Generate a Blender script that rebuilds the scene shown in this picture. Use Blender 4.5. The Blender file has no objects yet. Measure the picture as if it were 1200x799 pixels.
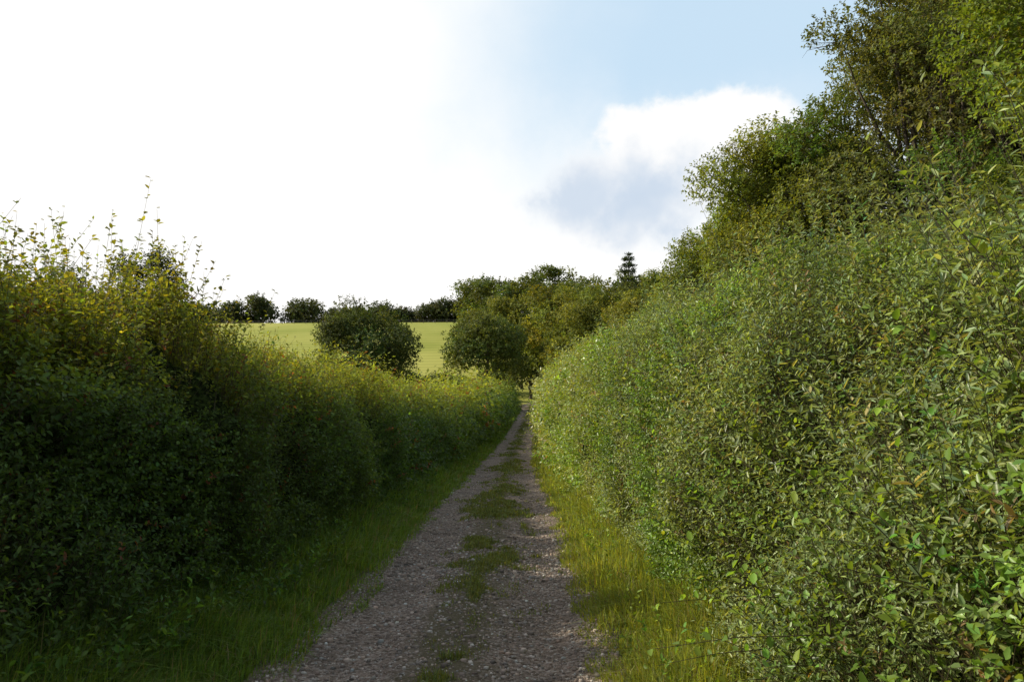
import bpy, math, numpy as np
rng = np.random.default_rng(7)
R = math.radians

# ------------------------------------------------------------ helpers
def nrm(v):
    return v / np.maximum(np.linalg.norm(v, axis=-1, keepdims=True), 1e-9)

def rand_unit(n):
    return nrm(rng.normal(size=(n, 3)))

def vnoise(P, scale, seed=0.0):
    Q = P / scale + seed * 17.3
    i = np.floor(Q); f = Q - i; f = f*f*(3-2*f)
    def h(a):
        s = np.sin(a[:, 0]*127.1 + a[:, 1]*311.7 + a[:, 2]*74.7) * 43758.5453
        return s - np.floor(s)
    out = 0
    for dx in (0, 1):
        wx = f[:, 0] if dx else 1-f[:, 0]
        for dy in (0, 1):
            wy = f[:, 1] if dy else 1-f[:, 1]
            for dz in (0, 1):
                wz = f[:, 2] if dz else 1-f[:, 2]
                out = out + wx*wy*wz*h(i + np.array([dx, dy, dz]))
    return out

def sstep(a, b, x):
    t = np.clip((x-a)/(b-a), 0, 1)
    return t*t*(3-2*t)

_D = np.arange(-2000, 2001, 1.0)
def _smooth(xs, ys, w):
    v = np.interp(_D, xs, ys)
    k = np.hanning(w); k /= k.sum()
    return np.convolve(np.pad(v, (w//2, w//2), mode='edge'), k, mode='valid')[:len(_D)]
_prof = _smooth([-2000, -30, 0, 35, 62, 105, 180, 240, 2000], [1.0, 1.0, 0, -1.4, -1.7, -0.35, 1.0, 1.2, 1.2], 15)
_cen = _smooth([-2000, -30, 5, 10.6, 35, 60, 105, 130, 165, 220, 2000], [-1.2, -1.2, -0.47, -0.38, -0.2, 0.5, 2.4, 3.0, 9.0, 34, 34], 11)
def prof(y): return np.interp(y, _D, _prof)
def cen(y): return np.interp(y, _D, _cen)
def ground(x, y):
    x = np.asarray(x, float); y = np.asarray(y, float)
    hill = 26.5*sstep(138, 292, y + 0.05*x)
    lat = np.abs(x - cen(y))
    side = 1.2*sstep(8, 60, lat)*(1-sstep(90, 140, y))
    return prof(y) + hill + side

class Geo:
    def __init__(s): s.v=[]; s.f=[]; s.c=[]; s.m=[]; s.n=0
    def add(s, v, f, c, m):
        if len(v) == 0: return
        s.v.append(v.reshape(-1, 3)); s.f.append(f.reshape(-1, 4)+s.n)
        c = np.broadcast_to(c, (len(s.v[-1]), 3)); s.c.append(c)
        s.m.append(np.full(len(s.f[-1]), m, np.int32)); s.n += len(s.v[-1])
    def build(s, name, mats, smooth=False, parent=None):
        v = np.concatenate(s.v).astype(np.float32); f = np.concatenate(s.f).astype(np.int32)
        c = np.concatenate(s.c); m = np.concatenate(s.m)
        me = bpy.data.meshes.new(name)
        me.vertices.add(len(v)); me.vertices.foreach_set('co', v.ravel())
        me.loops.add(f.size); me.loops.foreach_set('vertex_index', f.ravel())
        me.polygons.add(len(f)); me.polygons.foreach_set('loop_start', np.arange(0, f.size, 4, dtype=np.int32))
        me.polygons.foreach_set('material_index', m)
        me.update(calc_edges=True)
        a = me.attributes.new('tint', 'FLOAT_COLOR', 'POINT')
        cc = np.ones((len(v), 4), np.float32); cc[:, :3] = c
        a.data.foreach_set('color', cc.ravel())
        if smooth: me.polygons.foreach_set('use_smooth', np.ones(len(f), bool))
        for mt in mats: me.materials.append(mt)
        ob = bpy.data.objects.new(name, me); bpy.context.scene.collection.objects.link(ob)
        if parent: ob.parent = parent
        print(name, len(f))
        return ob

def leaves(G, P, T, N, L, asp, col, m=0, hi=True):
    n = len(P)
    T = nrm(T); B = nrm(np.cross(N, T)); N = np.cross(T, B)
    L = np.broadcast_to(L, (n,))[:, None]; W = L*np.broadcast_to(asp, (n,))[:, None]*0.5
    droop = rng.uniform(0.0, 0.25, (n, 1))
    if hi:
        fold = rng.uniform(0.1, 0.5, (n, 1))
        a = P
        l1 = P + T*L*0.33 + B*W*0.95 + N*W*fold
        l2 = P + T*L*0.70 + B*W*0.75 + N*(W*fold - L*droop*.4)
        t = P + T*L - N*L*droop
        r2 = P + T*L*0.70 - B*W*0.75 + N*(W*fold - L*droop*.4)
        r1 = P + T*L*0.33 - B*W*0.95 + N*W*fold
        V = np.stack([a, l1, l2, t, r2, r1], 1)
        b = np.arange(n)[:, None]*6
        F = np.concatenate([b+np.array([0, 3, 2, 1]), b+np.array([0, 5, 4, 3])], 0)
        C = np.repeat(col, 6, 0)
    else:
        V = np.stack([P, P+T*L*0.45+B*W, P+T*L-N*L*droop, P+T*L*0.45-B*W], 1)
        F = np.arange(n)[:, None]*4+np.array([0, 1, 2, 3])
        C = np.repeat(col, 4, 0)
    G.add(V, F, C, m)

def tubes(G, paths, rad, sides, col, m):
    n, k, _ = paths.shape
    d = nrm(paths[:, -1]-paths[:, 0])
    ref = np.where(np.abs(d[:, 2:3]) > 0.8, np.array([[1., 0, 0]]), np.array([[0, 0, 1.]]))
    a = nrm(np.cross(d, ref)); b = np.cross(d, a)
    th = np.arange(sides)/sides*2*np.pi
    off = a[:, None, :]*np.cos(th)[None, :, None] + b[:, None, :]*np.sin(th)[None, :, None]
    V = paths[:, :, None, :] + off[:, None]*rad[:, :, None, None]
    idx = np.arange(n*k*sides).reshape(n, k, sides)
    i0 = idx[:, :-1]; i1 = idx[:, 1:]
    F = np.stack([i0, np.roll(i0, -1, 2), np.roll(i1, -1, 2), i1], -1)
    G.add(V, F, np.asarray(col)[None], m)

def jitter_col(base, n, v=0.25, hue=0.12):
    base = np.broadcast_to(base, (n, 3))
    k = np.exp(rng.normal(0, v, (n, 1)))
    h = rng.normal(0, hue, (n, 1))
    return np.clip(base*k*np.concatenate([1+h, np.ones((n, 1)), 1-h*0.5], 1), 0.004, 0.6)

def sprigs(G, base, d, ln, m, L, asp, col, hi=True, stem=None, lmat=0, smat=1, up=0.5, spread=0.9, droop=0.15, jv=0.2):
    n = len(base)
    if n == 0: return
    d = nrm(d); ln = np.broadcast_to(ln, (n,)); L = np.broadcast_to(L, (n,))
    if not np.isscalar(asp): asp = np.repeat(asp, m)
    side = nrm(np.cross(d, rand_unit(n)))
    t = (np.arange(m)+0.5)/m
    t = np.broadcast_to(t, (n, m)) + rng.normal(0, 0.06, (n, m))
    P = base[:, None]+d[:, None]*(ln[:, None]*t)[..., None]
    P[..., 2] -= droop*(ln[:, None]*t**2)
    phi = (np.arange(m)*2.4)[None]+rng.uniform(0, 6.28, (n, 1))
    s2 = np.cross(d, side)
    rad = side[:, None]*np.cos(phi)[..., None]+s2[:, None]*np.sin(phi)[..., None]
    T = d[:, None]*0.6 + rad*spread + rng.normal(0, 0.25, (n, m, 3))
    N = d[:, None]*0.6 - rad*0.3 + np.array([0, 0, up]) + rng.normal(0, 0.4, (n, m, 3))
    LL = (L[:, None]*rng.uniform(0.6, 1.25, (n, m))*(1.08-0.35*t))
    C = np.repeat(col, m, 0)
    C = jitter_col(C, n*m, jv, 0.07)
    leaves(G, P.reshape(-1, 3), T.reshape(-1, 3), N.reshape(-1, 3), LL.ravel(), asp, C, lmat, hi)
    if stem:
        tt = np.linspace(-0.3, 1, 4)
        pp = base[:, None]+d[:, None]*(ln[:, None]*tt)[..., None]
        pp[..., 2] -= droop*(ln[:, None]*tt*np.abs(tt))
        rr = np.broadcast_to(np.linspace(1, 0.3, 4)*stem, (n, 4))
        tubes(G, pp, rr, 3, (0.09, 0.07, 0.035), smat)

# ------------------------------------------------------------ materials
def mat(name):
    m = bpy.data.materials.new(name); m.use_nodes = True
    nt = m.node_tree; nt.nodes.clear()
    return m, nt, nt.nodes, nt.links

def leaf_mat(name, trans=0.4, rough=0.42, spec=0.45, tb=(1.85, 1.65, 0.6)):
    m, nt, N, K = mat(name)
    out = N.new('ShaderNodeOutputMaterial'); at = N.new('ShaderNodeAttribute'); at.attribute_name = 'tint'
    p = N.new('ShaderNodeBsdfPrincipled'); p.inputs['Roughness'].default_value = rough
    p.inputs['Specular IOR Level'].default_value = spec
    tr = N.new('ShaderNodeBsdfTranslucent'); mx = N.new('ShaderNodeMixShader'); mx.inputs[0].default_value = trans
    mul = N.new('ShaderNodeVectorMath'); mul.operation = 'MULTIPLY'; mul.inputs[1].default_value = tb
    K.new(at.outputs['Color'], p.inputs['Base Color']); K.new(at.outputs['Color'], mul.inputs[0])
    K.new(mul.outputs[0], tr.inputs['Color']); K.new(p.outputs[0], mx.inputs[1]); K.new(tr.outputs[0], mx.inputs[2])
    K.new(mx.outputs[0], out.inputs[0])
    return m

def bark_mat(name):
    m, nt, N, K = mat(name)
    out = N.new('ShaderNodeOutputMaterial'); at = N.new('ShaderNodeAttribute'); at.attribute_name = 'tint'
    p = N.new('ShaderNodeBsdfPrincipled'); p.inputs['Roughness'].default_value = 0.9
    tc = N.new('ShaderNodeTexCoord'); ns = N.new('ShaderNodeTexNoise'); ns.inputs['Scale'].default_value = 9
    ns.inputs['Detail'].default_value = 4
    mp = N.new('ShaderNodeMapping'); mp.inputs['Scale'].default_value = (1, 1, 0.2)
    K.new(tc.outputs['Object'], mp.inputs[0]); K.new(mp.outputs[0], ns.inputs[0])
    cr = N.new('ShaderNodeMapRange'); cr.inputs[3].default_value = 0.4; cr.inputs[4].default_value = 1.5
    K.new(ns.outputs[0], cr.inputs[0])
    mul = N.new('ShaderNodeVectorMath'); mul.operation = 'SCALE'
    K.new(at.outputs['Color'], mul.inputs[0]); K.new(cr.outputs[0], mul.inputs['Scale'])
    K.new(mul.outputs[0], p.inputs['Base Color'])
    K.new(p.outputs[0], out.inputs[0])
    return m

M_leaf = leaf_mat('hedge_leaf', 0.42, .5, .22)
M_leafglossy = leaf_mat('glossy_leaf', 0.33, 0.38, 0.42)
M_far = leaf_mat('tree_leaf', 0.35, 0.6, 0.15)
M_grass = leaf_mat('grass_blade', 0.45, 0.5, 0.2)
M_bark = bark_mat('bark')

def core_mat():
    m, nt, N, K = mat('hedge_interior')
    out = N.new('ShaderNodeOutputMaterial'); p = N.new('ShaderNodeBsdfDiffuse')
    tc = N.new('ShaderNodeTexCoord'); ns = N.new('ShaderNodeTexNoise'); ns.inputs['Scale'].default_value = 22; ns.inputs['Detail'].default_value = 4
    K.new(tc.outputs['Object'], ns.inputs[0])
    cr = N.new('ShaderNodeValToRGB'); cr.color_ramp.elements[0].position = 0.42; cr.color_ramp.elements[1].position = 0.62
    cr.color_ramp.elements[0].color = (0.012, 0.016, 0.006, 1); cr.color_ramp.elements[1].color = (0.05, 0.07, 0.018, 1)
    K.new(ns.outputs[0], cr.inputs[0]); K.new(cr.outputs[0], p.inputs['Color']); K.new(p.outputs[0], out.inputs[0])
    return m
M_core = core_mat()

# ------------------------------------------------------------ ground
def ground_mat():
    m, nt, N, K = mat('grassland')
    out = N.new('ShaderNodeOutputMaterial'); p = N.new('ShaderNodeBsdfPrincipled'); p.inputs['Roughness'].default_value = 0.95
    p.inputs['Specular IOR Level'].default_value = 0.1
    tc = N.new('ShaderNodeTexCoord'); sx = N.new('ShaderNodeSeparateXYZ'); K.new(tc.outputs['Object'], sx.inputs[0])
    n1 = N.new('ShaderNodeTexNoise'); n1.inputs['Scale'].default_value = 3; n1.inputs['Detail'].default_value = 8; K.new(tc.outputs['Object'], n1.inputs[0])
    n2 = N.new('ShaderNodeTexNoise'); n2.inputs['Scale'].default_value = 0.035; n2.inputs['Detail'].default_value = 6; K.new(tc.outputs['Object'], n2.inputs[0])
    c1 = N.new('ShaderNodeValToRGB'); c1.color_ramp.elements[0].color = (0.03, 0.035, 0.014, 1); c1.color_ramp.elements[1].color = (0.08, 0.10, 0.028, 1)
    c1.color_ramp.elements[0].position = 0.35; c1.color_ramp.elements[1].position = 0.7
    K.new(n1.outputs[0], c1.inputs[0])
    c2 = N.new('ShaderNodeValToRGB'); c2.color_ramp.elements[0].color = (0.27, 0.29, 0.055, 1); c2.color_ramp.elements[1].color = (0.38, 0.37, 0.09, 1)
    c2.color_ramp.elements[0].position = 0.38; c2.color_ramp.elements[1].position = 0.62
    K.new(n2.outputs[0], c2.inputs[0])
    wv = N.new('ShaderNodeTexWave'); wv.inputs['Scale'].default_value = 0.09; wv.inputs['Distortion'].default_value = 1.5
    wv.bands_direction = 'Y'; wv.inputs['Detail Scale'].default_value = 0.3; K.new(tc.outputs['Object'], wv.inputs[0])
    wr = N.new('ShaderNodeMapRange'); wr.inputs[3].default_value = 0.88; wr.inputs[4].default_value = 1.06; K.new(wv.outputs['Fac'], wr.inputs[0])
    sc = N.new('ShaderNodeVectorMath'); sc.operation = 'SCALE'; K.new(c2.outputs[0], sc.inputs[0]); K.new(wr.outputs[0], sc.inputs['Scale'])
    mr = N.new('ShaderNodeMapRange'); mr.inputs[1].default_value = 120; mr.inputs[2].default_value = 135; K.new(sx.outputs[1], mr.inputs[0])
    mx = N.new('ShaderNodeMix'); mx.data_type = 'RGBA'; K.new(mr.outputs[0], mx.inputs[0]); K.new(c1.outputs[0], mx.inputs[6]); K.new(sc.outputs[0], mx.inputs[7])
    K.new(mx.outputs[2], p.inputs['Base Color'])
    K.new(p.outputs[0], out.inputs[0]); return m

def grid(G, X, Y, Z, col=(0.1, 0.1, 0.1), m=0):
    a, b = X.shape
    V = np.stack([X, Y, Z], -1).reshape(-1, 3); idx = np.arange(a*b).reshape(a, b)
    F = np.stack([idx[:-1, :-1], idx[1:, :-1], idx[1:, 1:], idx[:-1, 1:]], -1)
    G.add(V, F, np.asarray(col)[None], m)

gx = np.concatenate([-np.geomspace(2500, 30, 40), np.arange(-28, -8, 2.), np.arange(-8, 8.01, 0.5), np.arange(10, 30, 2.), np.geomspace(30, 2500, 40)])
gy = np.concatenate([-np.geomspace(2000, 20, 20), np.arange(-18, 60, 1.), np.arange(60, 310, 2.), np.geomspace(312, 4000, 40)])
X, Y = np.meshgrid(gx, gy)
G = Geo(); grid(G, X.T, Y.T, ground(X.T, Y.T)-0.03); G.build('ground', [ground_mat()], True)

# ------------------------------------------------------------ gravel lane
HW = 1.22
def lane_z(x, y):
    u = (x-cen(y))/HW
    tr = -0.05*(np.exp(-((np.abs(u)-0.58)/0.25)**2)) + 0.015*np.exp(-(u/0.25)**2)
    P = np.stack([x.ravel(), y.ravel(), 0*x.ravel()], -1)
    n = (vnoise(P, 0.55, 2)-0.5)*0.035 + (vnoise(P, 0.17, 3)-0.5)*0.012
    return ground(x, y)+0.045+tr+n.reshape(x.shape)
def lane_mat():
    m, nt, N, K = mat('gravel')
    out = N.new('ShaderNodeOutputMaterial'); p = N.new('ShaderNodeBsdfPrincipled'); p.inputs['Roughness'].default_value = 0.9
    p.inputs['Specular IOR Level'].default_value = 0.12
    tc = N.new('ShaderNodeTexCoord')
    at = N.new('ShaderNodeAttribute'); at.attribute_name = 'tint'; sx = N.new('ShaderNodeSeparateXYZ'); K.new(at.outputs['Vector'], sx.inputs[0])
    def vor(s):
        v = N.new('ShaderNodeTexVoronoi'); v.inputs['Scale'].default_value = s; K.new(tc.outputs['Object'], v.inputs['Vector']); return v
    v1 = vor(42); v2 = vor(95)
    sep = N.new('ShaderNodeSeparateColor'); K.new(v1.outputs['Color'], sep.inputs[0])
    cr = N.new('ShaderNodeValToRGB'); e = cr.color_ramp.elements
    e[0].color = (0.13, 0.098, 0.072, 1); e[1].color = (0.50, 0.43, 0.37, 1)
    for ps, c in ((0.3, (0.23, 0.172, 0.132, 1)), (0.6, (0.31, 0.235, 0.185, 1)), (0.85, (0.36, 0.29, 0.24, 1))):
        x = e.new(ps); x.color = c
    K.new(sep.outputs[0], cr.inputs[0])
    n1 = N.new('ShaderNodeTexNoise'); n1.inputs['Scale'].default_value = 1.6; n1.inputs['Detail'].default_value = 9; n1.inputs['Roughness'].default_value = 0.68
    K.new(tc.outputs['Object'], n1.inputs[0])
    mr = N.new('ShaderNodeMapRange'); mr.inputs[1].default_value = 0.3; mr.inputs[2].default_value = 0.7; mr.inputs[3].default_value = 0.5; mr.inputs[4].default_value = 1.3
    K.new(n1.outputs[0], mr.inputs[0])
    sc = N.new('ShaderNodeVectorMath'); sc.operation = 'SCALE'; K.new(cr.outputs[0], sc.inputs[0]); K.new(mr.outputs[0], sc.inputs['Scale'])
    n3 = N.new('ShaderNodeTexNoise'); n3.inputs['Scale'].default_value = 4; n3.inputs['Detail'].default_value = 8; K.new(tc.outputs['Object'], n3.inputs[0])
    ad = N.new('ShaderNodeMath'); ad.operation = 'ADD'; K.new(sx.outputs[0], ad.inputs[0]); K.new(n3.outputs[0], ad.inputs[1])
    m2 = N.new('ShaderNodeMapRange'); m2.inputs[1].default_value = 0.85; m2.inputs[2].default_value = 1.4; m2.inputs[4].default_value = 0.85; K.new(ad.outputs[0], m2.inputs[0])
    mx = N.new('ShaderNodeMix'); mx.data_type = 'RGBA'; K.new(m2.outputs[0], mx.inputs[0]); K.new(sc.outputs[0], mx.inputs[6]); mx.inputs[7].default_value = (0.13, 0.11, 0.06, 1)
    K.new(mx.outputs[2], p.inputs['Base Color'])
    hs = N.new('ShaderNodeMath'); hs.operation = 'ADD'; K.new(v1.outputs['Distance'], hs.inputs[0]); K.new(v2.outputs['Distance'], hs.inputs[1])
    bp = N.new('ShaderNodeBump'); bp.invert = True; bp.inputs['Strength'].default_value = 0.9; bp.inputs['Distance'].default_value = 0.018
    K.new(hs.outputs[0], bp.inputs['Height']); K.new(bp.outputs[0], p.inputs['Normal'])
    K.new(p.outputs[0], out.inputs[0]); return m
ly = np.concatenate([np.arange(-14, 3, 0.5), np.arange(3, 14, 0.08), np.arange(14, 40, 0.25), np.arange(40, 215, 1.)])
lu = np.linspace(-1.12, 1.12, 41)
U, Yl = np.meshgrid(lu, ly)
Xl = cen(Yl)+U*HW
edge = (vnoise(np.stack([Yl.ravel(), 0*Yl.ravel(), np.sign(U).ravel()*5], -1), 0.8, 5)-0.5).reshape(U.shape)*0.12*np.abs(U)**4
Xl = Xl+edge*np.sign(U)
Zl = lane_z(Xl, Yl)-0.06*(np.abs(U) > 1.08)
G = Geo(); grid(G, Xl, Yl, Zl)
au = np.abs(U.ravel())
wgt = np.maximum(np.exp(-(au/0.33)**2), sstep(0.8, 1.1, au)*0.9)
G.c[0] = np.stack([wgt, wgt, wgt], -1)
G.build('gravel_lane', [lane_mat()], True)

def stones(n, y0, y1, s0, s1):
    y = y0+(y1-y0)*rng.random(n)**1.6
    u = rng.uniform(-1.02, 1.02, n); x = cen(y)+u*HW
    z = lane_z(x, y)
    s = rng.uniform(s0, s1, n)*(0.5+1.1*rng.random(n)**4)
    cube = np.array([[-1, -1, -1], [1, -1, -1], [1, 1, -1], [-1, 1, -1], [-1, -1, 1], [1, -1, 1], [1, 1, 1], [-1, 1, 1]])*0.5
    V = cube[None]*rng.uniform(0.7, 1.2, (n, 8, 3)); V[:, 4:, :2] *= 0.7
    V = V*np.stack([s*rng.uniform(.8, 1.4, n), s, s*rng.uniform(.4, .7, n)], -1)[:, None]
    th = rng.uniform(0, 6.28, n); c, sn = np.cos(th)[:, None], np.sin(th)[:, None]
    V = np.stack([V[..., 0]*c-V[..., 1]*sn, V[..., 0]*sn+V[..., 1]*c, V[..., 2]], -1)
    V = V+np.stack([x, y, z+s*0.12], -1)[:, None]
    F = (np.arange(n)*8)[:, None, None]+np.array([[0, 3, 2, 1], [4, 5, 6, 7], [0, 1, 5, 4], [1, 2, 6, 5], [2, 3, 7, 6], [3, 0, 4, 7]])[None]
    base = np.array([[.26, .20, .155], [.33, .255, .205], [.43, .37, .32], [.17, .13, .105]])[rng.integers(0, 4, n)]
    return V, F, np.repeat(jitter_col(base, n, 0.25, 0.06), 8, 0)
G = Geo()
G.add(*stones(17000, 2.5, 12, 0.012, 0.03), 0); G.add(*stones(9000, 9, 30, 0.02, 0.035), 0)
G.build('loose_stones', [M_bark])

# ------------------------------------------------------------ grass
def blades(G, x, y, z, h, w, col, lean=0.45, ldir=None):
    n = len(x)
    P = np.stack([x, y, z], -1)
    th = rng.uniform(0, 2*np.pi, n)
    d = np.stack([np.cos(th), np.sin(th), 0*th], -1)
    if ldir is not None: d = nrm(d+np.asarray(ldir))
    s = np.stack([-np.sin(th+rng.normal(0, .5, n)), np.cos(th), 0*th], -1)*w[:, None]*0.5
    ln = (np.abs(rng.normal(0, lean, n))*h)[:, None]
    up = np.array([0, 0, 1.])*h[:, None]
    mid = P+up*0.55+d*ln*0.35; tip = P+up*np.clip(1-0.35*ln/h[:, None], 0.3, 1)+d*ln
    V = np.stack([P-s, P+s, mid+s*0.8, mid-s*0.8, tip+s*0.08, tip-s*0.08], 1)
    b = np.arange(n)[:, None]*6
    F = np.concatenate([b+np.array([0, 1, 2, 3]), b+np.array([3, 2, 4, 5])], 0)
    G.add(V, F, np.repeat(col, 6, 0), 0)

def sample_y(n, y0, y1, p):
    u = rng.random(n); a = 1.0001-p
    s0 = y0+2.5; s1 = y1+2.5
    return (s0**a + u*(s1**a-s0**a))**(1/a)-2.5

def verge(n, u0, u1, y0, y1, hfun, colA, colB, lean=0.5, ldir=None, p=1.5):
    G = Geo()
    y = sample_y(n, y0, y1, p); t = rng.random(n)
    P = np.stack([t*(u1-u0)+u0, y, 0*y], -1)
    nz = vnoise(P, 0.45, 11)*.7+vnoise(P, 1.7, 12)*.6; t = np.clip(t+(nz-0.65)*0.28, -0.16, 1.1)
    x = cen(y)+u0+(u1-u0)*t
    n2 = vnoise(np.stack([x, y, 0*x], -1), 0.9, 4)*.6+vnoise(np.stack([x, y, 0*x], -1), 0.22, 8)*.4
    h = hfun(t, y)*(0.2+1.6*n2)*rng.uniform(0.5, 1.2, n)
    w = np.clip(0.0012*(y+1), 0.006, 0.1)*rng.uniform(.7, 1.3, n)
    k = np.clip(n2*0.6+rng.random(n)*0.5, 0, 1)[:, None]
    col = jitter_col(np.array(colA)*(1-k)+np.array(colB)*k, n, 0.25, 0.1)
    dry = rng.random(n) < 0.07; col[dry] = jitter_col(np.array([[.26, .21, .10]]), dry.sum(), .15, .05)
    blades(G, x, y, ground(x, y)-0.01, h, w, col, lean, ldir)
    return G
gl = verge(120000, -1.10, -2.95, 0, 110, lambda t, y: 0.09+0.5*np.clip(t, 0, 1)**0.8, (.095, .165, .024), (.16, .235, .04), 0.7, (0.5, -.1, 0))
gl.build('verge_grass', [M_grass])
gr = verge(90000, 1.04, 2.15, 0, 80, lambda t, y: 0.08+0.36*np.clip(t, 0, 1), (.18, .24, .03), (.27, .29, .055), 0.7, (-0.5, -.1, 0))
gr.build('verge_grass', [M_grass])

G = Geo(); n = 560000
y = sample_y(n, 3, 120, 1.5); u = rng.normal(0.02, 0.32, n)
x = cen(y)+u*HW+0.03
P = np.stack([x*.75, y*0.42, 0*x], -1)
a = vnoise(P, 0.30, 21)*0.42+vnoise(P, 0.10, 22)*0.42+vnoise(P, 1.1, 23)*0.33+rng.normal(0, .06, n)
thr = 0.715-0.14*sstep(6, 12, y)+0.24*np.abs(u)
k = (a > thr) & (rng.random(n) < .42)
x, y, a, thr = x[k], y[k], a[k], thr[k]
n = len(x); h = np.clip((a-thr)*0.45, 0.012, 0.065)*rng.uniform(.5, 1.6, n)
w = np.clip(0.0011*(y+1), 0.005, 0.08)*rng.uniform(.6, 1.2, n)
blades(G, x, y, lane_z(x, y)-0.005, h, w, jitter_col(np.array([[.145, .17, .05]]), n, .3, .14), 0.8)
G.build('lane_centre_grass', [M_grass])

# ------------------------------------------------------------ hedges
def make_hedge(name, prof_pts, hscale, y0, y1, seed, colfun, asp, leafmat, side, total_lai=1.9, rough=1.0, Lmin=.046):
    pp = np.array(prof_pts, float)
    seg = np.diff(pp, axis=0); sl = np.linalg.norm(seg, axis=1); cum = np.concatenate([[0], np.cumsum(sl)]); S = cum[-1]
    def surf(s, y, inset=0.0, lump=True):
        i = np.clip(np.searchsorted(cum, s, side='right')-1, 0, len(sl)-1); f = (s-cum[i])/sl[i]
        p = pp[i]+seg[i]*f[:, None]
        def at(q):
            q = np.clip(q, 0, S-1e-4); j = np.clip(np.searchsorted(cum, q, side='right')-1, 0, len(sl)-1)
            return pp[j]+seg[j]*((q-cum[j])/sl[j])[:, None]
        t2 = nrm(at(s+.35)-at(s-.35)); nn = np.stack([-t2[:, 1], t2[:, 0]], -1)*side
        hs = hscale(y)
        hx = cen(y)+p[:, 0]; hz = p[:, 1]*hs
        P = np.stack([hx, y, hz], -1)
        N3 = nrm(np.stack([nn[:, 0], 0*y, nn[:, 1]], -1))
        if lump:
            d = ((vnoise(P, 1.7, seed)-0.55)*0.85+(vnoise(P, 0.7, seed+1)-0.5)*0.85+(vnoise(P, 0.3, seed+2)-0.5)*0.36)*rough
            amp = np.clip(hz/0.8, 0.25, 1)
            P = P+N3*(d*amp)[:, None]
        P = P-N3*inset
        P[:, 2] = np.maximum(P[:, 2], 0)+ground(P[:, 0], y)
        return P, N3
    G = Geo()
    ys = np.concatenate([np.arange(y0, 20, 0.15), np.arange(20, y1, 0.8)]); ss = np.linspace(0, S-1e-3, 60)
    SS, YY = np.meshgrid(ss, ys)
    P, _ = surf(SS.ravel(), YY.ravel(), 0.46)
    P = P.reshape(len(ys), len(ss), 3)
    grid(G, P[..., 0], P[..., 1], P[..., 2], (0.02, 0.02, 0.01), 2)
    bands = [(y0, 1.0, 9.0, False, 0.5), (1.0, 6, 0.0, True, 1.15), (6, 11, 0, True, 1.1), (11, 18, 0, True, .95), (18, 30, 0, False, .95), (30, 50, 0, False, 1), (50, y1, 0, False, 1)]
    for a, b, force, hi, lai in bands:
        b = min(b, y1)
        if b <= a: continue
        Dm = force if force else max((a*0.6+b*0.4), 5.5)
        L = max(Lmin, 0.0044*Dm)
        m = 9
        nl = total_lai*lai*S*(b-a)/(0.6*asp*L*L)/m
        n = int(nl)
        s = rng.random(n)*S
        keep = (s < 0.74*S) | (rng.random(n) < 0.3); s = s[keep]; n = len(s)
        y = rng.uniform(a, b, n)
        P, N3 = surf(s, y, 0.0)
        dep = (rng.random(n)**1.4)*0.44
        P = P-N3*dep[:, None]
        sp = sstep(.52, .6, vnoise(P*np.array([1, 1, .45]), 1.3, seed+5))
        d = N3*(0.8-.3*sp[:, None])+np.array([0, 0, 0.45])+np.array([0, 0, .75])*sp[:, None]+rng.normal(0, 0.42, (n, 3))
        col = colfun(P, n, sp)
        pn = vnoise(P, 0.45, seed+9)
        LL = L*(0.65+0.7*pn)*(1+.2*sp)
        aa = asp*(1.2-.5*sp)
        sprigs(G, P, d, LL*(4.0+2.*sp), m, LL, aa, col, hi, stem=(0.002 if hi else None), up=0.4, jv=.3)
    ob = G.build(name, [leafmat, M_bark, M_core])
    return surf, S

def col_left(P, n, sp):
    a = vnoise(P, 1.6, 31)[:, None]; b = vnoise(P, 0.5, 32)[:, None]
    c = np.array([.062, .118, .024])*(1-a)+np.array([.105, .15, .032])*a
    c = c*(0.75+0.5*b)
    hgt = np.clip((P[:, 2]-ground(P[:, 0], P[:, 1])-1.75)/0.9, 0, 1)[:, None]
    c = c*(1-hgt)+hgt*(c*0.6+np.array([.22, .225, .03])*0.9)  # sunlit top painted in: leaf tint turns brighter yellow-green with height
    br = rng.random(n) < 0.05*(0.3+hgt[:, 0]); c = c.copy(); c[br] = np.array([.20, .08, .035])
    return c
def col_right(P, n, sp):
    a = sstep(.35, .65, vnoise(P, 1.9, 41))[:, None]; b = vnoise(P, 0.6, 42)[:, None]
    c = np.array([.15, .25, .036])*(1-a)+np.array([.20, .25, .075])*a  # leaf tint raised so sunlight on this hedge is partly in the colour
    c = c*(1-sp[:, None]*.6)+np.array([.25, .29, .13])*sp[:, None]*.6
    c = c*(0.68+0.7*b)
    far = sstep(8, 25, P[:, 1])[:, None]
    c = c*(1-far)+far*c*np.array([1.12, 1.02, .75])
    br = rng.random(n) < 0.025; c[br] = np.array([.24, .16, .07])
    return c

Lp = [(-2.3, 0.0), (-2.25, 0.5), (-2.3, 1.2), (-2.45, 1.75), (-2.85, 2.2), (-3.4, 2.55), (-4.1, 2.85), (-4.7, 2.75), (-5.1, 2.1), (-5.2, 0.0)]
hL = lambda y: np.interp(y, [-10, 3, 6, 8, 12, 30, 60, 110], [1.0, 1.08, 1.10, 1.05, .98, 1.08, 1.08, 0.95])
surfL, SL = make_hedge('hawthorn_hedge', Lp, hL, -9, 108, 50, col_left, 0.58, M_leaf, -1, rough=.92)

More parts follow.
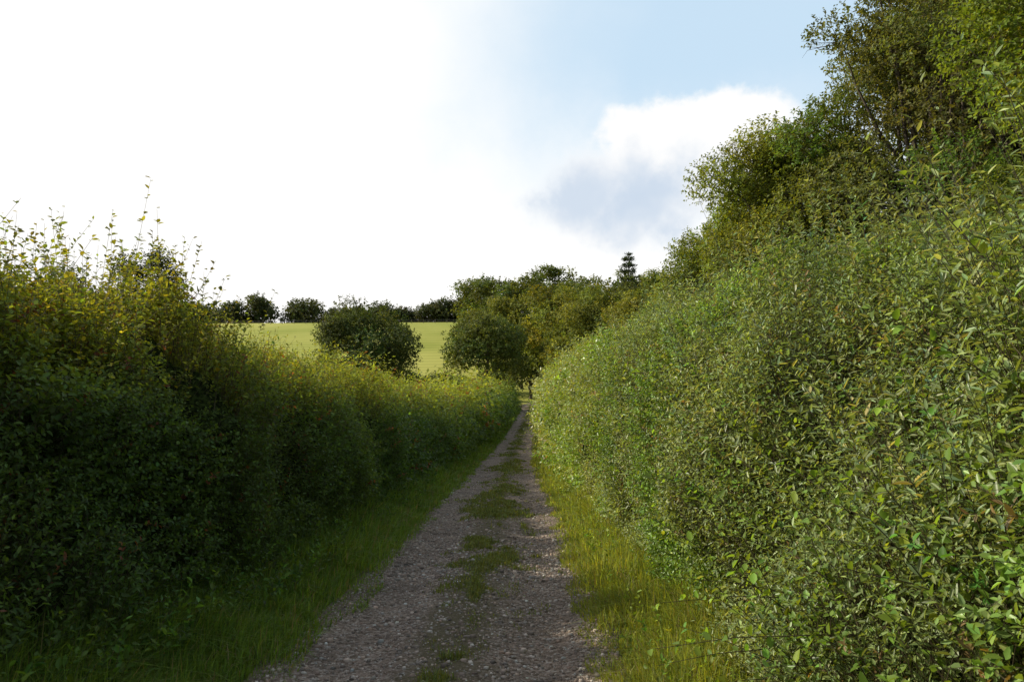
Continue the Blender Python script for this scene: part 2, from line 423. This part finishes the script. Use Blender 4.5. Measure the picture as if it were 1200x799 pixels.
Rp = [(1.9, 0.0), (1.95, 0.25), (2.05, 0.5), (2.3, 0.72), (2.75, 0.88), (3.4, 1.0), (4.3, 0.98), (5.0, 0.7), (5.1, 0.0)]
Rp = [(a, b*3.4) for a, b in Rp]
hR = lambda y: np.interp(y, [-10, 3, 5, 8, 15, 30, 60, 85], [0.8, 0.80, .84, .94, 1.12, 1.38, 1.40, 1.0])
surfR, SR = make_hedge('privet_hedge', Rp, hR, -9, 82, 60, col_right, 0.46, M_leafglossy, 1, Lmin=.040)

def shoots(name, surf, s0, s1, ya, yb, n, h0, h1, L, asp, colr, matl, out=0.2, p=1.2, m=22, jit=.22, stem=.004):
    G = Geo()
    y = sample_y(n, ya, yb, p); s = rng.uniform(s0, s1, n)
    P, N3 = surf(s, y, 0.15)
    h = rng.uniform(h0, h1, n)*(0.3+1.4*vnoise(P, 0.8, 70)**1.3)
    d = N3*out+np.array([0, 0, 1.])+rng.normal(0, jit, (n, 3))
    d = nrm(d)
    col = jitter_col(np.array([colr]), n, .2, .14)
    sprigs(G, P, d, h, m, L*np.ones(n), asp, col, True, stem=stem, up=0.8, spread=1.0, droop=0.12)
    G.build(name, [matl, M_bark])
shoots('bramble_shoots', surfL, 2.0, 4.4, 3.0, 60, 3000, 0.3, 0.95, 0.06, 0.62, (.22, .235, .032), M_leaf, 0.15, 1.1, 14, .28)
shoots('hazel_shoots', surfL, 2.4, 4.2, 4.0, 11, 280, 0.7, 1.5, 0.075, 0.6, (.19, .20, .03), M_leaf, 0.1, 1.1, 20)
shoots('willow_shoots', surfR, 1.2, 4.4, 2.5, 24, 1300, 0.4, 1.1, 0.07, 0.27, (.23, .28, .12), M_leafglossy, 0.3, 1.2, 26)
shoots('bramble_shoots', surfR, .4, 2.6, 2.5, 20, 420, 0.3, 0.8, 0.055, 0.65, (.17, .25, .035), M_leaf, 1.1, 1.2, 14, .5)

G = Geo(); n = 900
y = sample_y(n, 2, 40, 1.4); x = cen(y)-rng.uniform(1.75, 2.6, n)
h = rng.uniform(.25, .7, n)
sprigs(G, np.stack([x, y, ground(x, y)], -1), np.array([0.25, 0, 1.])+rng.normal(0, .2, (n, 3)), h, 14, 0.075*np.ones(n), 0.5, jitter_col(np.array([[.085, .15, .022]]), n), True, stem=.003)
G.build('nettles', [M_leaf, M_bark])
G = Geo(); n = 550
y = sample_y(n, 2, 40, 1.4); x = cen(y)+rng.uniform(1.4, 2.1, n)
h = rng.uniform(.15, .45, n)
sprigs(G, np.stack([x, y, ground(x, y)], -1), np.array([-0.25, 0, 1.])+rng.normal(0, .25, (n, 3)), h, 12, 0.055*np.ones(n), 0.5, jitter_col(np.array([[.17, .24, .03]]), n), True, stem=.0025)
G.build('nettles', [M_leaf, M_bark])

# ------------------------------------------------------------ trees
def tree_geo(G, x, y, ztop, rx, rz, tr, L, lai, colr, nclump=40, m=7, hi=False, asp=0.6, rc=0.3, limbs=14, lean=(0, 0), colv=.22, trunk=True, twig=0, inner=0.35):
    z0 = float(ground(x, y)); zc = ztop-rz
    c = np.array([x+lean[0], y+lean[1], zc])
    u = rand_unit(nclump); u[:, 2] = np.where(u[:, 2] < -0.5, -u[:, 2], u[:, 2])
    lob = 0.72+0.56*vnoise(u, 0.75, rng.uniform(0, 50))
    rr = (inner+(1-inner)*rng.random(nclump)**0.45)*lob
    crad = rc*rx*rng.uniform(0.6, 1.4, nclump)
    C = c+u*rr[:, None]*np.array([rx, rx, rz])*(1-rc*0.6)
    C = C+rng.normal(0, 0.06*rx, C.shape)
    area = 4*np.pi*(rx*rx*0.5+rx*rz*0.5)
    n = int(lai*area/(0.6*asp*L*L)/m)
    ci = rng.choice(nclump, n, p=crad**2/np.sum(crad**2))
    o = rand_unit(n); q = rng.random(n)**0.4
    P = C[ci]+o*(crad[ci]*q)[:, None]*np.array([1, 1, 0.75])
    out = nrm(P-c)
    d = o*0.7+out*0.5+np.array([0, 0, .25])+rng.normal(0, .3, (n, 3))
    cc = jitter_col(np.array([colr]), nclump, colv*0.9, .1)[ci]
    sprigs(G, P, d, L*(3.0 if hi else 2.0), m, L*rng.uniform(.8, 1.2, n), asp, cc, hi, stem=(0.003 if hi else None), up=0.6, jv=colv)
    if trunk:
        k = 7; t = np.linspace(0, 1, k)
        base = np.array([x, y, z0-0.1])
        path = base+(c-base)*t[:, None]*np.array([1, 1, 1.05])
        path[1:-1, :2] += rng.normal(0, tr*0.5, (k-2, 2))
        rad = tr*(1-0.75*t); rad[0] *= 1.4
        tubes(G, path[None], rad[None], 10, (.10, .08, .055), 1)
        nl = min(limbs, nclump); sel = rng.choice(nclump, nl, replace=False)
        tt = rng.uniform(0.35, 0.95, nl)
        st = base+(c-base)*tt[:, None]*np.array([1, 1, 1.05])
        en = C[sel]; s = np.linspace(0, 1, 6)
        lp = st[:, None]*(1-s)[None, :, None]+en[:, None]*s[None, :, None]
        lp[..., 2] += (np.sin(s*np.pi)*0.12)[None]*np.linalg.norm(en-st, axis=1)[:, None]*rng.uniform(-.6, 1, (nl, 1))
        lp[:, 1:-1] += rng.normal(0, 0.03*rx, (nl, 4, 3))
        lr = (tr*0.42*(1-0.85*s))[None]*rng.uniform(.6, 1.1, (nl, 1))
        tubes(G, lp, lr, 6, (.09, .07, .05), 1)
        if twig:
            w = rng.integers(0, nl, twig); si = rng.integers(2, 6, twig)
            a = lp[w, si]; dd = nrm(rand_unit(twig)+nrm(a-c)*0.9+np.array([0, 0, .3]))
            s3 = np.linspace(0, 1, 5); ll = rng.uniform(.5, 1.3, twig)*rx*0.3
            tp = a[:, None]+dd[:, None]*(ll[:, None]*s3)[..., None]+rng.normal(0, .04, (twig, 5, 3))*s3[None, :, None]
            tubes(G, tp, np.broadcast_to(0.011*(1-.8*s3), (twig, 5)), 4, (.085, .065, .05), 1)

def T(name, *a, **k):
    G = Geo(); tree_geo(G, *a, **k); return G.build(name, [M_far if not k.get('hi') else M_leaf, M_bark])
OL = (.14, .165, .03)
T('field_maple_tree', 6.3, 17.5, 7.9, 2.5, 3.0, .16, .075, 2.2, (.165, .205, .032), nclump=90, hi=True, rc=.25, limbs=24)
T('field_maple_tree', 5.6, 20.5, 6.6, 1.9, 2.2, .13, .08, 2.0, (.16, .195, .03), nclump=55, hi=True, rc=.27, limbs=20)
T('hawthorn_tree', 6.4, 27.5, 5.9, 2.0, 2.0, .12, .10, 2.0, (.22, .21, .03), nclump=36, rc=.32)
T('ash_tree', 8.4, 15.2, 11.0, 3.1, 4.4, .2, .075, 1.45, (.125, .14, .038), nclump=140, hi=True, rc=.19, limbs=60, twig=500, inner=.2)
T('ash_tree', 11.4, 18, 12.8, 4.0, 5.6, .25, .09, 1.6, (.11, .13, .033), nclump=120, hi=False, rc=.22, limbs=50, twig=200, inner=.2)
T('holly_tree', 8.2, 12.0, 5.6, 2.3, 2.3, .15, .065, 1.8, (.12, .165, .03), nclump=70, hi=True, rc=.26, limbs=30, twig=120)
T('oak_tree', 8.0, 9.6, 9.0, 2.6, 2.7, .18, .075, 1.5, (.165, .21, .03), nclump=75, hi=True, rc=.22, limbs=30, twig=140)

def FT(name, x, y, ztop, w, zb, col=OL, lai=2.2, **k):
    L = 0.0028*y; rz = (ztop-zb)/2
    G = Geo(); tree_geo(G, x, y, ztop, w/2, rz, max(.2, w*0.022), L, lai, col, nclump=k.pop('nclump', 60), m=5, asp=.9, rc=k.pop('rc', .24), **k)
    return G.build(name, [M_far, M_bark])
DK = (.07, .09, .022)
FT('oak_tree', -23.5, 130, 16.6, 19, 1.2, DK, nclump=80, rc=.24)
FT('oak_tree', -3.7, 116, 14.0, 13, 2.2, (.085, .11, .024), nclump=70, rc=.26)
FT('ash_tree', 7.6, 128, 20.6, 13, 1, (.17, .185, .032))
FT('oak_tree', 11.8, 110, 17.6, 12.5, 0.0, (.15, .17, .03))
FT('ash_tree', 15.2, 97, 14.6, 9.5, 0.0, (.16, .18, .03))
FT('hawthorn_tree', 6.8, 104, 9.8, 6, -0.5, (.17, .19, .03))
FT('hawthorn_tree', 9.6, 86, 8.0, 6, -1, (.17, .19, .03))
FT('oak_tree', 0.5, 152, 22.0, 13, 2, (.13, .15, .028))

G = Geo()
wood = [(15, 170, 29.5, 16), (5, 182, 31, 15), (-4, 205, 33.5, 14), (24, 190, 33, 17), (32, 172, 29, 14), (-9, 232, 36, 15), (10, 200, 34.5, 15),
        (16, 145, 22, 12), (24, 140, 22, 13), (21, 118, 16, 9), (35, 200, 32, 15), (44, 180, 28, 15), (-2, 178, 25, 11), (50, 210, 32, 16), (30, 150, 22, 13),
        (-8, 190, 22, 11), (2, 165, 14, 10), (-3, 158, 8, 8), (3.5, 150, 9, 8), (9, 146, 9, 8), (13, 135, 8, 7)]
for x, y, zt, w in wood:
    g = float(ground(x, y)); cc = np.array([(.075, .095, .025), (.11, .135, .028), (.15, .155, .03)][rng.integers(0, 3)])
    tree_geo(G, x, y, zt, w/2, (zt-g-.3)/2, .3, 0.003*y, 1.8, tuple(cc), nclump=44, m=5, rc=.27, asp=.9)
G.build('woodland', [M_far, M_bark])

G = Geo()
crest = [(-105, 298, 36.5, 11), (-96, 300, 38.5, 13), (-79, 300, 37.4, 15), (-66, 302, 33.5, 10), (-59, 302, 35.2, 12), (-50, 300, 35.4, 13), (-42, 302, 34.6, 11), (-31, 298, 36, 11), (-24, 300, 38, 13), (-16, 296, 38.5, 12),
         (-9, 294, 36, 12), (-122, 300, 36, 14), (-135, 302, 38, 15), (-150, 305, 36, 15), (-170, 300, 38, 16), (-190, 300, 36, 16), (-210, 300, 38, 16)]
for x, y, zt, w in crest:
    g = float(ground(x, y)); tree_geo(G, x, y, zt, w/2, (zt-g+1)/2, .3, 0.0026*y, 2.5, (.055, .067, .022), nclump=34, m=5, rc=.34, asp=.95)
for x in np.arange(-215, -2, 4.0):
    if -92 < x < -86: continue
    zt = float(ground(x, 303))+rng.uniform(3, 6.5); tree_geo(G, x, 303, zt, 4.2, 3.5, .1, .8, 1.9, (.055, .067, .022), nclump=14, m=5, rc=.4, trunk=False, asp=.9)
G.build('tree_line', [M_far, M_bark])
G = Geo()
for x in np.arange(-75, 0, 2.8):
    y = 143+rng.normal(0, .8)+(-x)*0.02; g = float(ground(x, y)); zt = g+rng.uniform(3.5, 6.5)
    tree_geo(G, x, y, zt, 2.9, (zt-g+.5)/2, .1, .42, 1.8, (.07, .09, .024), nclump=14, m=5, rc=.4, trunk=False, asp=.9)
G.build('field_hedgerow', [M_far, M_bark])
G = Geo()
for x, y, zt, w in [(-42, 90, 17.4, 10), (-51, 92, 16, 11), (-35.5, 88, 12.6, 7), (-60, 95, 14, 11), (-70, 100, 15, 12)]:
    g = float(ground(x, y)); tree_geo(G, x, y, zt, w/2, (zt-g-1)/2, .25, 0.003*y, 1.9, (.05, .065, .02), nclump=44, m=5, rc=.27, asp=.9)
G.build('copse', [M_far, M_bark])

G = Geo(); x, y = 27.5, 187.0; g = float(ground(x, y)); zt = 35.2; H = zt-g
tubes(G, np.array([[[x, y, g], [x, y, g+H*.5], [x, y, zt]]]), np.array([[.4, .25, .03]]), 8, (.08, .06, .045), 1)
n = 2200; t = 1-rng.random(n)**.7*0.75; lay = np.round(t*18)/18+rng.normal(0, .009, n); lay = np.minimum(lay, .99)
th = rng.uniform(0, 6.28, n); rmax = (1-lay)*H*0.36+.35; q = rng.random(n)**.5*(.7+.3*np.sin(th*3+np.round(t*18)*2))
P = np.stack([x+np.cos(th)*rmax*q, y+np.sin(th)*rmax*q, g+lay*H+q*rmax*.12], -1)
sprigs(G, P, np.stack([np.cos(th), np.sin(th), .2+0*th], -1), 1.0, 5, .5*np.ones(n), .5, jitter_col(np.array([[.035, .05, .022]]), n), False)
G.build('conifer_tree', [M_far, M_bark])

G = Geo(); xs = np.arange(-110, -10, 4.0); ys = 268-0.02*xs
zs = ground(xs, ys)
pth = np.stack([np.stack([xs, ys, zs-.1], -1), np.stack([xs, ys, zs+1.25], -1)], 1)
tubes(G, pth, np.full((len(xs), 2), .09), 5, (.12, .10, .08), 0)
for hh in (.5, .85, 1.15):
    w = np.stack([xs, ys, zs+hh], -1)
    tubes(G, w[None], np.full((1, len(xs)), .012), 4, (.25, .25, .25), 0)
G.build('post_and_wire_fence', [M_bark])

# ------------------------------------------------------------ sun + sky
SE = 31.5
h_ = nrm(np.array([-0.97, 0.18, 0]))*math.cos(R(SE)); sun_dir = np.array([h_[0], h_[1], math.sin(R(SE))])
from mathutils import Vector
sd = bpy.data.lights.new('sun', 'SUN'); sd.energy = 5.0; sd.angle = R(0.5); sd.color = (1.0, .92, .72)
so = bpy.data.objects.new('sun', sd); bpy.context.scene.collection.objects.link(so)
so.rotation_euler = Vector(-sun_dir).to_track_quat('-Z', 'Y').to_euler()

w = bpy.data.worlds.new('World'); bpy.context.scene.world = w; w.use_nodes = True
N = w.node_tree.nodes; K = w.node_tree.links; N.clear()
out = N.new('ShaderNodeOutputWorld'); bg = N.new('ShaderNodeBackground'); bg.inputs[1].default_value = 0.1
sky = N.new('ShaderNodeTexSky'); sky.sky_type = 'NISHITA'; sky.sun_disc = False; sky.sun_elevation = R(SE)
sky.sun_rotation = math.atan2(sun_dir[0], sun_dir[1]); sky.dust_density = 1.5
tc = N.new('ShaderNodeTexCoord'); sx = N.new('ShaderNodeSeparateXYZ'); K.new(tc.outputs['Generated'], sx.inputs[0])
def M(op, a, b=None, c=None, clamp=False):
    n = N.new('ShaderNodeMath'); n.operation = op; n.use_clamp = clamp
    for i, v in enumerate((a, b, c)):
        if v is None: continue
        if isinstance(v, (int, float)): n.inputs[i].default_value = v
        else: K.new(v, n.inputs[i])
    return n.outputs[0]
def SS(v, a, b):
    n = N.new('ShaderNodeMapRange'); n.interpolation_type = 'SMOOTHSTEP'
    K.new(v, n.inputs[0]); n.inputs[1].default_value = a; n.inputs[2].default_value = b
    return n.outputs[0]
def noise(s, det, rough=.55, off=0):
    mp = N.new('ShaderNodeMapping'); mp.inputs['Location'].default_value = (off, off, off); K.new(tc.outputs['Generated'], mp.inputs[0])
    n = N.new('ShaderNodeTexNoise'); n.inputs['Scale'].default_value = s; n.inputs['Detail'].default_value = det; n.inputs['Roughness'].default_value = rough
    K.new(mp.outputs[0], n.inputs[0]); return n.outputs[0]
az = M('ARCTAN2', sx.outputs[0], sx.outputs[1]); el = M('ARCSINE', sx.outputs[2])
n1 = noise(3.2, 3, .55, .3); n2 = noise(9, 6, .6, 1.7); n3 = noise(6, 4, .55, 4.1)
q = M('ADD', az, M('ADD', M('MULTIPLY', M('SUBTRACT', n1, .5), .35), M('MULTIPLY', M('SUBTRACT', n2, .5), .12)))
open_az = SS(q, -0.20, 0.18)
open_el = SS(M('ADD', el, M('MULTIPLY', M('SUBTRACT', n2, .5), .12)), 0.14, 0.40)
veil = M('SUBTRACT', 1.0, M('MULTIPLY', M('MULTIPLY', open_az, open_el), 1.0))
def mix(f, a, b):
    n = N.new('ShaderNodeMix'); n.data_type = 'RGBA'
    if isinstance(f, float): n.inputs[0].default_value = f
    else: K.new(f, n.inputs[0])
    for i, v in ((6, a), (7, b)):
        if isinstance(v, tuple): n.inputs[i].default_value = v
        else: K.new(v, n.inputs[i])
    return n.outputs[2]
cop = mix(0.72, sky.outputs[0], (7.6, 9.8, 11.6, 1))
c0 = mix(veil, cop, (10.7, 10.6, 10.4, 1))
clear = M('MAXIMUM', SS(M('MULTIPLY', sx.outputs[1], -1.0), -0.35, 0.35), SS(el, 0.7, 1.15))  # unseen sky behind camera and overhead, darkened to cut ambient fill
blue = mix(0.35, sky.outputs[0], (7.5, 8.6, 10.0, 1))
c0 = mix(M('MULTIPLY', clear, .85), c0, blue)
def blob(a0, e0, ra, re, amp=.55):
    da = M('DIVIDE', M('SUBTRACT', az, a0), ra); de = M('DIVIDE', M('SUBTRACT', el, e0), re)
    r = M('SQRT', M('ADD', M('MULTIPLY', da, da), M('MULTIPLY', de, de)))
    return M('ADD', r, M('MULTIPLY', M('SUBTRACT', n2, .5), amp*2))
b1 = M('SUBTRACT', 1.0, SS(blob(.235, .285, .14, .085, .8), .72, 1.0))
b2 = M('SUBTRACT', 1.0, SS(blob(.13, .235, .12, .07, .8), .6, 1.15))
cum = M('MAXIMUM', b1, b2)
sh1 = M('SUBTRACT', 1.0, SS(blob(.075, .245, .11, .05, 1.2), .2, 1.3))
sh2 = M('SUBTRACT', 1.0, SS(blob(.18, .225, .11, .065, 1.2), .2, 1.3))
shade = M('MAXIMUM', M('MULTIPLY', sh1, .9), M('MULTIPLY', sh2, 1.0))
ccol = mix(M('MULTIPLY', shade, SS(n3, .2, .55)), (10.1, 10.1, 10.1, 1), (6.2, 7.2, 8.5, 1))
c1 = mix(cum, c0, ccol)
K.new(c1, bg.inputs[0]); K.new(bg.outputs[0], out.inputs[0])

# ------------------------------------------------------------ camera
cd = bpy.data.cameras.new('camera'); cd.lens = 28; cd.sensor_width = 36; cd.clip_end = 6000; cd.clip_start = .05
co = bpy.data.objects.new('camera', cd); bpy.context.scene.collection.objects.link(co)
co.location = (0, 0, 1.7); co.rotation_euler = (R(90+3.85), 0, 0)
sc = bpy.context.scene; sc.camera = co
sc.view_settings.view_transform = 'Standard'; sc.view_settings.look = 'None'; sc.view_settings.exposure = 0
